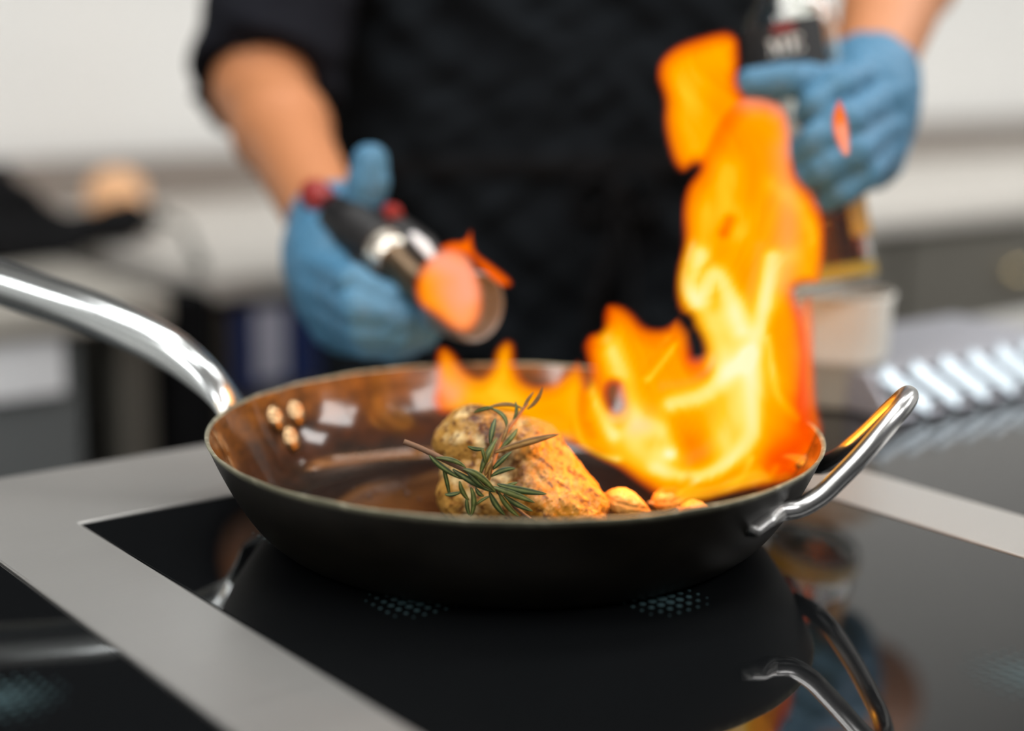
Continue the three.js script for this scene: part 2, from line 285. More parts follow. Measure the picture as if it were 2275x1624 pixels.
{
  // seared piece of chicken breast: a thick blunt end at the left, tapering to the right and towards the front
  const c = (x, y, z) => V(PAN.x + x, TOP + y, PAN.z + z);
  const body = join([
    bone(c(-0.020, 0.039, -0.010), c(0.006, 0.036, -0.004), 0.0205, 0.0185),
    bone(c(-0.022, 0.018, 0.004), c(0.012, 0.017, 0.016), 0.0165, 0.0155),
    bone(c(0.006, 0.034, -0.004), c(0.034, 0.016, 0.014), 0.019, 0.012),
    bone(c(0.012, 0.017, 0.014), c(0.034, 0.010, 0.022), 0.0155, 0.009),
  ], 0.007);
  const f = (x, y, z) => {
    const u = (x - PAN.x), w = y - TOP, q = z - PAN.z;
    return Math.max(body(x, y, z) + 0.0012 * noise3(u * 60, w * 60, q * 60) + 0.0004 * noise3(u * 200, w * 200, q * 200) + 0.00018 * noise3(u * 600, w * 600, q * 600), oilY - 0.0006 - y);
  };
  const mix3 = (p, q, t) => [lerp(p[0], q[0], t), lerp(p[1], q[1], t), lerp(p[2], q[2], t)];
  const colour = (x, y, z) => {
    const u = x - PAN.x, w = y - TOP, q = z - PAN.z;
    const n1 = fbm(u * 45, w * 45, q * 45), n2 = fbm(u * 130 + 5, w * 130, q * 130), n3 = fbm(u * 300, w * 300, q * 300 + 7);
    let k = mix3([0.42, 0.215, 0.045], [0.62, 0.46, 0.22], smooth(-0.1, 0.5, n1));
    k = mix3(k, [0.24, 0.09, 0.014], smooth(0.05, 0.5, n2) * 0.75);
    // sear running from the top down along the fold
    const px = u * 1000, py = w * 1000, ridge = Math.abs(px + 8 - (46 - py) * 0.75) / 9, sear = Math.exp(-ridge * ridge) * (0.75 + 1.1 * n2 + 0.5 * n3);
    k = mix3(k, [0.05, 0.014, 0.005], clamp(sear, 0, 0.9));
    k = mix3(k, [0.06, 0.016, 0.005], smooth(0.2, 0.5, n3 * 0.7 + n2 * 0.6) * 0.85);
    const al = u * 0.76 - w * 0.6, ac = u * 0.6 + w * 0.76, st = noise3(al * 45, ac * 300, q * 90) * 0.6 + n3 * 0.5;
    k = mix3(k, [0.42, 0.165, 0.008], smooth(-0.006, 0.02, u) * 0.8);  // orange firelight painted into the meat colour on the flame side
    k = mix3(k, [0.075, 0.02, 0.004], smooth(0.22, 0.5, st) * smooth(-0.005, 0.01, u) * 0.8);
    return k;
  };
  const o = thing('chicken_breast', 'seared golden chicken breast piece with browned spots lying in the pan', 'chicken');
  part('meat', field(f, c(-0.05, 0.003, -0.04), c(0.055, 0.068, 0.042), 0.0009, colour), std({ vertexColors: true, color: lin(1, 1, 1), roughness: 0.45, specularIntensity: 0.3, clearcoat: 0.22, clearcoatRoughness: 0.2 }), o);
  lit(o);
}
{
  // garlic cloves beside the chicken
  const clove = (label, x, y, z, L, turn, tilt, tone) => {
    const o = thing('garlic_clove', label, 'garlic', V(PAN.x + x, TOP + y, PAN.z + z), turn);
    o.rotation.z = tilt;
    const f = (a, b, q) => { const t = clamp(a / L + 0.5, 0, 1), r = L * (0.06 + 0.27 * Math.sin(Math.PI * Math.pow(t, 0.8))); return Math.hypot(b * 1.05, q * 1.15) - r + 0.0003 * noise3(a * 300, b * 300, q * 300) + Math.max(0, Math.abs(a) - L * 0.5) + 0.0006 * Math.exp(-Math.pow((b - 0.001) / 0.0009, 2)) * (q > 0 ? 1 : 0); };
    const g = field(f, V(-L * 0.62, -L * 0.42, -L * 0.42), V(L * 0.62, L * 0.42, L * 0.42), L / 34, (a, b, q) => { const n = fbm(a * 200 + x * 900, b * 200, q * 200), e = smooth(0.2, 0.5, Math.abs(a) / L); return [lerp(0.62, 0.5, e + n * 0.3) * tone, lerp(0.3, 0.17, e + n * 0.4) * tone, lerp(0.07, 0.02, e + n * 0.4) * tone]; });
    part('clove', g, std({ vertexColors: true, color: lin(1, 1, 1), roughness: 0.4, specularIntensity: 0.5, clearcoat: 0.2, clearcoatRoughness: 0.2 }), o);
    const tip = tube([V(-L * 0.46, 0, 0), V(-L * 0.53, 0.0004, 0), V(-L * 0.6, 0.0012, 0)], [L * 0.075, L * 0.05, L * 0.03], 8, 10);
    part('root_end', tip, std({ color: lin(0.35, 0.16, 0.05), roughness: 0.7 }), o);
    lit(o); return o;
  };
  clove('halved garlic clove right of the chicken tip, clear of the flames', 0.0545, 0.0172, 0.012, 0.023, -0.25, -0.25, 1);
  clove('garlic clove in the flames behind the front pan rim, beside the clear clove', 0.078, 0.0145, -0.006, 0.022, 0.5, 0.1, 0.95);
  clove('garlic clove farthest from the chicken, half hidden by fire near the rim', 0.088, 0.015, 0.018, 0.020, -0.8, 0.1, 0.9);
  const o = thing('garlic_skin', 'thin curled flake of garlic standing between chicken tip and clove', 'garlic');
  const a = atZ(1302, 1078, PAN.z + 0.018), b = atZ(1318, 1100, PAN.z + 0.019), c2 = atZ(1328, 1128, PAN.z + 0.02), d2 = atZ(1322, 1160, PAN.z + 0.02);
  part('flake', tube([a, b, c2, d2], [0.0014, 0.0034, 0.0036, 0.002], 24, 12, [0.3, 0.3, 0.3, 0.3]), std({ color: lin(0.75, 0.42, 0.13), roughness: 0.45 }), o);
  lit(o);
}
{
  // rosemary: a woody stem and single needle leaves; traced points carry their own depth in front of the chicken
  const P = (x, y, z) => atZ(850 + x / 3.5, 820 + y / 3.5, PAN.z + z / 1000);
  const leafGeo = (a, b, c, w, tone) => {
    const curve = new THREE.QuadraticBezierCurve3(a, b, c), N = 14, K = 12, pos = [], col = [], idx = [];
    const eye = V(0, 0.35, 1).normalize();
    for (let i = 0; i <= N; i++) {
      const t = i / N, p = curve.getPoint(t), T3 = curve.getTangent(t), s = V(0, 0, 0).crossVectors(T3, eye).normalize(), n = V(0, 0, 0).crossVectors(s, T3).normalize();
      const r = w * Math.pow(Math.sin(Math.PI * clamp(0.06 + 0.9 * t, 0, 1)), 0.75) * (t > 0.985 ? 0.35 : 1);
      for (let j = 0; j < K; j++) {
        const q = j / K * Math.PI * 2, cs = Math.cos(q), sn = Math.sin(q), groove = sn > 0 ? 1 - 0.45 * Math.exp(-Math.pow(cs / 0.22, 2)) : 1;
        const v = p.clone().addScaledVector(s, cs * r).addScaledVector(n, sn * r * 0.42 * groove);
        pos.push(v.x, v.y, v.z);
        const mid = sn > 0 ? Math.exp(-Math.pow(cs / 0.2, 2)) : 0, edge = Math.pow(Math.abs(cs), 6), m = 0.85 + 0.3 * noise3(v.x * 300, v.y * 300, v.z * 300);
        const base = tone === 0 ? [0.010, 0.030, 0.004] : tone === 1 ? [0.045, 0.06, 0.007] : [0.14, 0.065, 0.01];
        const hi = tone === 2 ? [0.42, 0.24, 0.07] : [0.22, 0.25, 0.08];
        const k = clamp(mid * 0.75 + edge * 0.35, 0, 1);
        col.push(lerp(base[0], hi[0], k) * m, lerp(base[1], hi[1], k) * m, lerp(base[2], hi[2], k) * m);
      }
    }
    for (let i = 0; i < N; i++) for (let j = 0; j < K; j++) { const p = i * K + j, q = i * K + (j + 1) % K; idx.push(p, p + K, q, q, p + K, q + K); }
    for (const [r0, s] of [[0, 1], [N, -1]]) for (let j = 1; j < K - 1; j++) s > 0 ? idx.push(r0 * K, r0 * K + j, r0 * K + j + 1) : idx.push(r0 * K, r0 * K + j + 1, r0 * K + j);
    const g = new THREE.BufferGeometry(); g.setAttribute('position', new THREE.Float32BufferAttribute(pos, 3)); g.setAttribute('color', new THREE.Float32BufferAttribute(col, 3)); g.setIndex(idx); g.computeVertexNormals(); return g;
  };
  const leafM = std({ vertexColors: true, color: lin(1, 1, 1), roughness: 0.45, specularIntensity: 0.6, clearcoat: 0.12, clearcoatRoughness: 0.25 });
  const sprig = (label, stem, radii, leaves, tint) => {
    const o = thing('rosemary_sprig', label, 'rosemary');
    part('stem', tube(stem.map((s) => P(...s)), radii, 60, 12), std({ color: tint, roughness: 0.75 }), o);
    for (const [a, b, c, w, tone] of leaves) part('leaf', leafGeo(...[a, b, c].map((q) => P(...q)).map((q, i, L) => (i === 1 ? q : L[1].clone().add(q.clone().sub(L[1]).multiplyScalar(1.12)))), w * 1.08 / 1000, tone), leafM, o);
    lit(o); return o;
  };
  sprig('rosemary sprig with bare woody end lying across the chicken front', [[165, 565, 34], [270, 605, 35], [380, 655, 36], [520, 725, 37], [640, 785, 38], [760, 860, 38], [880, 940, 38], [985, 1030, 38], [1060, 1100, 38], [1150, 1165, 38]], [0.0014, 0.00135, 0.0014, 0.0014, 0.0013, 0.0012, 0.0011, 0.001, 0.0009, 0.0007], [
    [[370, 675, 37], [440, 770, 39], [610, 850, 38], 1.25, 0], [[430, 690, 38], [560, 690, 40], [640, 760, 40], 1.1, 1], [[560, 790, 38], [680, 880, 40], [850, 950, 40], 1.4, 0],
    [[470, 755, 38], [500, 860, 38], [522, 985, 37], 1.0, 0], [[640, 780, 40], [760, 800, 42], [870, 945, 41], 1.5, 1], [[660, 800, 39], [720, 870, 41], [800, 930, 40], 1.2, 0],
    [[600, 880, 38], [610, 960, 39], [668, 1015, 38], 1.15, 1], [[655, 1000, 38], [650, 1070, 39], [675, 1135, 39], 1.0, 0], [[690, 930, 39], [735, 1020, 40], [690, 1135, 40], 1.3, 1],
    [[725, 925, 39], [745, 980, 40], [785, 985, 39], 1.0, 0], [[835, 965, 39], [870, 1060, 40], [945, 1130, 39], 1.4, 0], [[870, 920, 40], [1000, 960, 42], [1165, 1030, 41], 1.5, 1],
    [[950, 985, 40], [1040, 1060, 41], [1155, 1100, 40], 1.3, 0], [[910, 900, 40], [1070, 950, 41], [1255, 968, 39], 1.6, 0], [[905, 960, 39], [950, 1060, 40], [1050, 1140, 39], 1.3, 1],
    [[490, 975, 37], [540, 985, 38], [610, 955, 37], 1.0, 0], [[720, 1060, 39], [770, 1010, 40], [840, 985, 39], 0.7, 1], [[960, 905, 39], [1000, 900, 40], [1045, 882, 39], 0.8, 1],
  ], lin(0.16, 0.085, 0.045));
  sprig('scorched rosemary sprig standing upright against the chicken, its tip in the fire', [[815, 870, 36], [850, 760, 33], [885, 640, 28], [925, 545, 24], [985, 455, 20], [1040, 385, 17], [1085, 320, 15], [1130, 265, 14]], [0.0011, 0.0011, 0.0012, 0.0012, 0.0011, 0.001, 0.0009, 0.0006], [
    [[765, 800, 36], [790, 690, 36], [880, 550, 30], 1.5, 1], [[838, 570, 30], [850, 470, 28], [876, 390, 24], 1.4, 0], [[895, 640, 30], [1090, 570, 28], [1345, 512, 24], 1.7, 2],
    [[850, 830, 37], [930, 770, 38], [1022, 772, 37], 1.2, 0], [[860, 775, 36], [910, 720, 37], [995, 648, 34], 1.2, 0], [[670, 605, 36], [730, 635, 36], [785, 618, 34], 1.0, 0],
    [[770, 615, 35], [790, 660, 36], [800, 730, 36], 0.9, 1], [[965, 450, 22], [980, 340, 20], [840, 305, 16], 1.0, 1], [[850, 300, 17], [790, 300, 16], [715, 335, 14], 1.1, 1],
    [[1075, 300, 15], [970, 240, 13], [820, 300, 14], 0.9, 2], [[1135, 305, 14], [1220, 250, 13], [1242, 150, 12], 1.0, 2], [[1095, 310, 15], [1115, 250, 14], [1170, 185, 13], 0.8, 2],
    [[1015, 395, 18], [1060, 340, 17], [1035, 260, 15], 0.8, 1], [[925, 610, 28], [1010, 540, 27], [1045, 470, 23], 1.2, 1], [[830, 850, 37], [835, 760, 37], [850, 690, 35], 1.1, 2],
    [[800, 820, 37], [820, 740, 37], [845, 720, 36], 1.2, 2], [[930, 560, 26], [960, 500, 25], [975, 430, 22], 1.0, 2],
  ], lin(0.3, 0.12, 0.04));
}

// ---------------------------------------------------------------- flames
function polySdf(poly) {                                // signed distance, positive inside
  return (x, y) => {
    let d = 1e9, inside = false;
    for (let i = 0, j = poly.length - 1; i < poly.length; j = i++) {
      const [ax, ay] = poly[j], [bx, by] = poly[i], ex = bx - ax, ey = by - ay, wx = x - ax, wy = y - ay, t = clamp((wx * ex + wy * ey) / (ex * ex + ey * ey || 1e-12), 0, 1);
      const q = (wx - ex * t) ** 2 + (wy - ey * t) ** 2; if (q < d) d = q;
      if ((ay > y) !== (by > y) && x < (bx - ax) * (y - ay) / (by - ay) + ax) inside = !inside;
    }
    return Math.sqrt(d) * (inside ? 1 : -1);
  };
}
function lineDist(line) { return (x, y) => { let d = 1e9; for (let i = 1; i < line.length; i++) { const [ax, ay] = line[i - 1], [bx, by] = line[i], ex = bx - ax, ey = by - ay, t = clamp(((x - ax) * ex + (y - ay) * ey) / (ex * ex + ey * ey || 1e-12), 0, 1); d = Math.min(d, Math.hypot(x - ax - ex * t, y - ay - ey * t)); } return d; }; }
const RAMP = [[0, 1.0, 0.085, 0.0], [0.2, 1.05, 0.17, 0], [0.42, 1.1, 0.3, 0], [0.62, 1.15, 0.44, 0.0], [0.8, 1.2, 0.62, 0.02], [0.95, 1.25, 0.8, 0.14], [1.15, 1.3, 0.9, 0.3], [1.45, 1.35, 1.0, 0.6]];
const PINK = [1.2, 0.42, 0.26];
function ramp(h) { h = clamp(h, 0, 1.44); for (let i = 1; i < RAMP.length; i++) if (h <= RAMP[i][0]) { const t = (h - RAMP[i - 1][0]) / (RAMP[i][0] - RAMP[i - 1][0]); return [1, 2, 3].map((k) => lerp(RAMP[i - 1][k], RAMP[i][k], t)); } return RAMP[RAMP.length - 1].slice(1); }
const flameM = new THREE.MeshBasicMaterial({ vertexColors: true, transparent: true, side: THREE.DoubleSide });
// one rounded tongue of fire: outline in a plane at its own distance, swelling to a real thickness, its glow by heat
function tongue(parent, name, outline, z, { thick = 0.02, soft = 0.005, alpha = 0.9, base = 0.4, rise = 0.014, strokes = [], cuts = [], pinks = [], grid = 0.0016, lean = 0 }) {
  const toXY = ([u, v]) => { const p = atZ(u, v, z); return [p.x, p.y]; };
  const loop = new THREE.CatmullRomCurve3(outline.map((q) => { const [x, y] = toXY(q); return V(x, y, 0); }), true, 'centripetal').getPoints(outline.length * 5).map((p) => [p.x, p.y]);
  const sd = polySdf(loop), holes = cuts.map((c) => polySdf(new THREE.CatmullRomCurve3(c.map((q) => { const [x, y] = toXY(q); return V(x, y, 0); }), true).getPoints(c.length * 4).map((p) => [p.x, p.y])));
  const px = Math.abs(z) / FPX * 1.02;
  const st = strokes.map(([line, w, a]) => [lineDist(line.length > 2 ? new THREE.CatmullRomCurve3(line.map((q) => { const [x, y] = toXY(q); return V(x, y, 0); })).getPoints(line.length * 5).map((p) => [p.x, p.y]) : line.map(toXY)), w * px, a]);
  const pk = pinks.map(([line, w, a]) => [lineDist(line.map(toXY)), w * px, a]);
  let x0 = 1e9, x1 = -1e9, y0 = 1e9, y1 = -1e9;
  for (const [x, y] of loop) { x0 = Math.min(x0, x); x1 = Math.max(x1, x); y0 = Math.min(y0, y); y1 = Math.max(y1, y); }
  x0 -= grid; y0 -= grid;
  const nx = Math.ceil((x1 - x0) / grid) + 2, ny = Math.ceil((y1 - y0) / grid) + 2, S = new Float32Array(nx * ny);
  for (let j = 0; j < ny; j++) for (let i = 0; i < nx; i++) { let s = sd(x0 + i * grid, y0 + j * grid); for (const h of holes) s = Math.min(s, -h(x0 + i * grid, y0 + j * grid)); S[j * nx + i] = s; }
  const pos = [], col = [], idx = [], id = [new Int32Array(nx * ny).fill(-1), new Int32Array(nx * ny).fill(-1)];
  const vert = (i, j, face) => {
    if (id[face][j * nx + i] >= 0) return id[face][j * nx + i];
    const x = x0 + i * grid, y = y0 + j * grid, s = S[j * nx + i], sp2 = Math.max(s, 0), n = fbm(x * 40 + 1.5 * noise3(x * 12, y * 10, 2), y * 15, z * 9);
    const half = thick * Math.sqrt(clamp(sp2 / (thick * 1.2), 0, 1)) * (0.85 + 0.2 * n), zc = z + 0.006 * noise3(x * 14, y * 9, 4) + lean * (y - y0);
    pos.push(x, y, zc + (face ? -half : half));
    let h = base * smooth(-0.001, rise, s) + 0.11 * n * smooth(0, 0.01, s);
    for (const [d, w, a] of st) { const q = d(x, y) / w; if (q < 3) h += a * Math.exp(-q * q); }
    let c = ramp(h);
    for (const [d, w, a] of pk) { const q = d(x, y) / w; if (q < 3) { const t = clamp(a * Math.exp(-q * q), 0, 1); c = c.map((v, k) => lerp(v, PINK[k], t)); } }
    col.push(c[0], c[1], c[2], alpha * smooth(0, soft, s));
    return id[face][j * nx + i] = pos.length / 3 - 1;
  };
  for (let j = 0; j < ny - 1; j++) for (let i = 0; i < nx - 1; i++) {
    if (Math.max(S[j * nx + i], S[j * nx + i + 1], S[(j + 1) * nx + i], S[(j + 1) * nx + i + 1]) <= 0) continue;
    for (let f = 0; f < 2; f++) { const a = vert(i, j, f), b = vert(i + 1, j, f), c = vert(i + 1, j + 1, f), d = vert(i, j + 1, f); f ? idx.push(a, c, b, a, d, c) : idx.push(a, b, c, a, c, d); }
  }
  const g = new THREE.BufferGeometry(); g.setAttribute('position', new THREE.Float32BufferAttribute(pos, 3)); g.setAttribute('color', new THREE.Float32BufferAttribute(col, 4)); g.setIndex(idx); g.computeVertexNormals();
  const m = part(name, g, flameM, parent); m.castShadow = false; return m;
}
{
  const o = thing('flame', 'tall orange and yellow flambe fire rising from the frying pan', 'flame');
  const zc = PAN.z - 0.012;
  // the tall column on the right and the broad flames at its foot, one body of fire
  tongue(o, 'flame_column', [[1548, 372], [1560, 330], [1600, 250], [1650, 206], [1700, 208], [1742, 228], [1762, 275], [1766, 340], [1778, 385], [1812, 425], [1836, 475], [1840, 540], [1832, 600], [1818, 632], [1775, 642], [1792, 690], [1806, 760], [1808, 850], [1815, 930], [1824, 985], [1800, 1030], [1740, 1062], [1660, 1088], [1560, 1112], [1480, 1112], [1420, 1078], [1370, 1042], [1320, 1018], [1270, 985], [1262, 930], [1275, 870], [1300, 850], [1296, 800], [1290, 765], [1305, 738], [1330, 728], [1334, 695], [1345, 672], [1378, 672], [1408, 690], [1440, 722], [1475, 728], [1510, 706], [1530, 712], [1540, 745], [1550, 792], [1558, 788], [1548, 750], [1530, 728], [1504, 690], [1496, 640], [1500, 590], [1510, 540], [1508, 470], [1520, 415]], zc, {
    thick: 0.026, base: 0.53, rise: 0.011, alpha: 0.95, soft: 0.009, cuts: [[[1361, 856], [1367, 878], [1374, 900], [1370, 906], [1363, 894], [1358, 874]]],
    strokes: [
      [[[1612, 372], [1605, 430], [1620, 500]], 26, 0.2], [[[1545, 560], [1525, 620], [1545, 660], [1580, 600], [1610, 640], [1640, 720]], 22, 0.5], [[[1530, 660], [1560, 740], [1600, 800]], 30, 0.3],
      [[[1700, 560], [1690, 640], [1672, 733], [1654, 776], [1610, 819], [1553, 863], [1481, 877]], 19, 0.5], [[[1600, 700], [1640, 800], [1620, 900], [1600, 960]], 52, 0.36],
      [[[1656, 776], [1659, 877], [1654, 949], [1625, 992], [1567, 1028], [1509, 1036], [1452, 1021]], 20, 0.45], [[[1700, 400], [1760, 450], [1800, 520]], 20, 0.16], [[[1697, 740], [1718, 863], [1762, 913]], 10, 0.22],
      [[[1730, 560], [1700, 660]], 26, 0.2], [[[1560, 470], [1545, 560]], 30, 0.14],
      [[[1540, 975], [1530, 960]], 38, -0.34], [[[1437, 800], [1480, 770]], 32, -0.06], [[[1726, 1010], [1776, 949], [1790, 880]], 48, -0.5], [[[1798, 690], [1802, 900]], 36, -0.45], [[[1598, 505], [1608, 478]], 14, -0.45], [[[1760, 560], [1780, 600]], 26, 0.08],
      [[[1279, 855], [1272, 913], [1286, 971], [1322, 1000], [1365, 1007]], 12, 0.5], [[[1308, 855], [1336, 906], [1358, 949]], 14, 0.42], [[[1350, 745], [1372, 800], [1394, 880], [1415, 920], [1452, 927]], 26, 0.38],
      [[[1390, 930], [1430, 990], [1470, 980]], 42, 0.42], [[[1430, 826], [1470, 790], [1496, 762]], 8, 0.26], [[[1477, 984], [1478, 980]], 13, 0.5], [[[1500, 1090], [1540, 1048]], 8, 0.28], [[[1600, 1080], [1640, 1050], [1660, 1000]], 9, 0.24], [[[1700, 1060], [1715, 1020]], 8, 0.2],
      [[[1364, 850], [1370, 905]], 17, -0.5], [[[1316, 760], [1345, 700]], 22, -0.12], [[[1306, 930], [1312, 950]], 12, -0.15], [[[1540, 800], [1560, 820]], 22, -0.2], [[[1610, 250], [1640, 420]], 30, -0.06],
    ],
    pinks: [[[[1660, 215], [1700, 215], [1745, 250], [1758, 330]], 22, 0.7], [[[1735, 330], [1740, 470], [1730, 620]], 26, 0.25], [[[1800, 690], [1790, 780], [1800, 880]], 26, 0.15], [[[1405, 932], [1425, 925]], 22, 0.3]],
  });
  // the swelling lobe at the top left
  tongue(o, 'flame_tongue', [[1452, 170], [1458, 132], [1490, 98], [1555, 72], [1618, 62], [1644, 82], [1650, 130], [1648, 185], [1685, 240], [1720, 320], [1730, 400], [1690, 470], [1620, 480], [1570, 430], [1552, 376], [1518, 390], [1495, 372], [1478, 325], [1468, 270], [1468, 225]], zc - 0.035, { thick: 0.02, base: 0.56, rise: 0.012, alpha: 0.96, soft: 0.009, strokes: [[[[1530, 180], [1510, 260], [1530, 330]], 50, 0.12], [[[1590, 170], [1600, 260], [1610, 330]], 40, -0.1]] });
  // the low flames behind the chicken
  tongue(o, 'flame_tongue', [[985, 764], [1010, 778], [1040, 818], [1066, 834], [1084, 818], [1098, 776], [1125, 756], [1146, 768], [1152, 808], [1170, 846], [1196, 854], [1225, 846], [1255, 824], [1285, 798], [1305, 830], [1320, 880], [1335, 940], [1330, 1005], [1270, 992], [1225, 980], [1180, 960], [1130, 930], [1060, 930], [1010, 925], [975, 922], [952, 895], [958, 850], [962, 800], [968, 772]], zc - 0.05, {
    thick: 0.017, base: 0.56, rise: 0.009, alpha: 0.94, soft: 0.009, strokes: [[[[1110, 790], [1105, 850], [1130, 890]], 30, 0.14], [[[1270, 850], [1290, 920]], 28, 0.1], [[[985, 880], [970, 905]], 22, -0.2], [[[1060, 870], [1150, 900]], 40, 0.08]], pinks: [[[[985, 850], [1005, 862]], 26, 0.55]],
  });
  // small licks along the front
  tongue(o, 'flame_tongue', [[1480, 1118], [1500, 1070], [1530, 1035], [1550, 1060], [1580, 1070], [1640, 1040], [1690, 1020], [1720, 1045], [1750, 1040], [1770, 1056], [1700, 1085], [1600, 1112], [1520, 1126]], PAN.z + 0.03, { thick: 0.006, base: 0.6, rise: 0.004, alpha: 0.6, soft: 0.009, grid: 0.0012, strokes: [[[[1510, 1100], [1600, 1085], [1700, 1060]], 12, 0.2]] });
  tongue(o, 'flame_tongue', [[1800, 650], [1812, 680], [1816, 800], [1822, 900], [1832, 960], [1818, 990], [1790, 960], [1765, 880], [1752, 780], [1762, 690]], zc - 0.02, { thick: 0.012, base: 0.36, rise: 0.01, alpha: 0.7, soft: 0.008, strokes: [[[[1775, 720], [1780, 840]], 16, 0.1]], pinks: [[[[1785, 690], [1780, 760]], 24, 0.25]] });
  for (const [u, v, z, k] of [[1640, 900, -0.76, 0.03], [1660, 640, -0.77, 0.02], [1600, 320, -0.79, 0.01], [1430, 960, -0.74, 0.04], [1150, 890, -0.80, 0.003]]) {
    const l = new THREE.PointLight(lin(1, 0.36, 0.02), k); l.name = 'flame_light'; l.position.copy(atZ(u, v, z)); l.castShadow = true; l.shadow.radius = 1.2; o.add(l);
  }
  const o2 = thing('flame', 'small pinkish orange flame around the mouth of the blowtorch', 'flame');
  const zt = -0.868;
  tongue(o2, 'flame_body', [[918, 640], [926, 602], [958, 562], [1005, 546], [1038, 560], [1062, 600], [1076, 650], [1072, 705], [1044, 740], [1006, 734], [965, 704], [928, 676]], zt, { thick: 0.008, base: 0.5, rise: 0.008, alpha: 0.92, soft: 0.006, pinks: [[[[970, 570], [1030, 600], [1040, 650]], 34, 0.95], [[[1000, 640], [1030, 700]], 30, 0.5]], strokes: [[[[940, 640], [950, 650]], 16, -0.05]] });
  tongue(o2, 'flame_wisp', [[968, 552], [1000, 536], [1030, 532], [1047, 508], [1051, 535], [1058, 560], [1095, 590], [1132, 622], [1138, 636], [1118, 640], [1085, 618], [1056, 585], [1035, 568], [1000, 562]], zt - 0.004, { thick: 0.005, base: 0.26, rise: 0.006, alpha: 0.85, soft: 0.003, grid: 0.0012 });
  { const l = new THREE.PointLight(lin(1, 0.4, 0.1), 0.012); l.name = 'flame_light'; l.position.copy(atZ(1005, 640, zt)); l.castShadow = true; o2.add(l); }
  const o3 = thing('flame', 'tiny detached orange lick of flame in front of the glove on the bottle', 'flame');
  tongue(o3, 'flame_body', [[1866, 214], [1848, 245], [1845, 285], [1856, 322], [1876, 352], [1892, 348], [1895, 310], [1886, 250]], -0.82, { thick: 0.004, base: 0.28, rise: 0.006, alpha: 0.85, soft: 0.005, grid: 0.001, pinks: [[[[1872, 290], [1882, 340]], 18, 0.8]] });
}

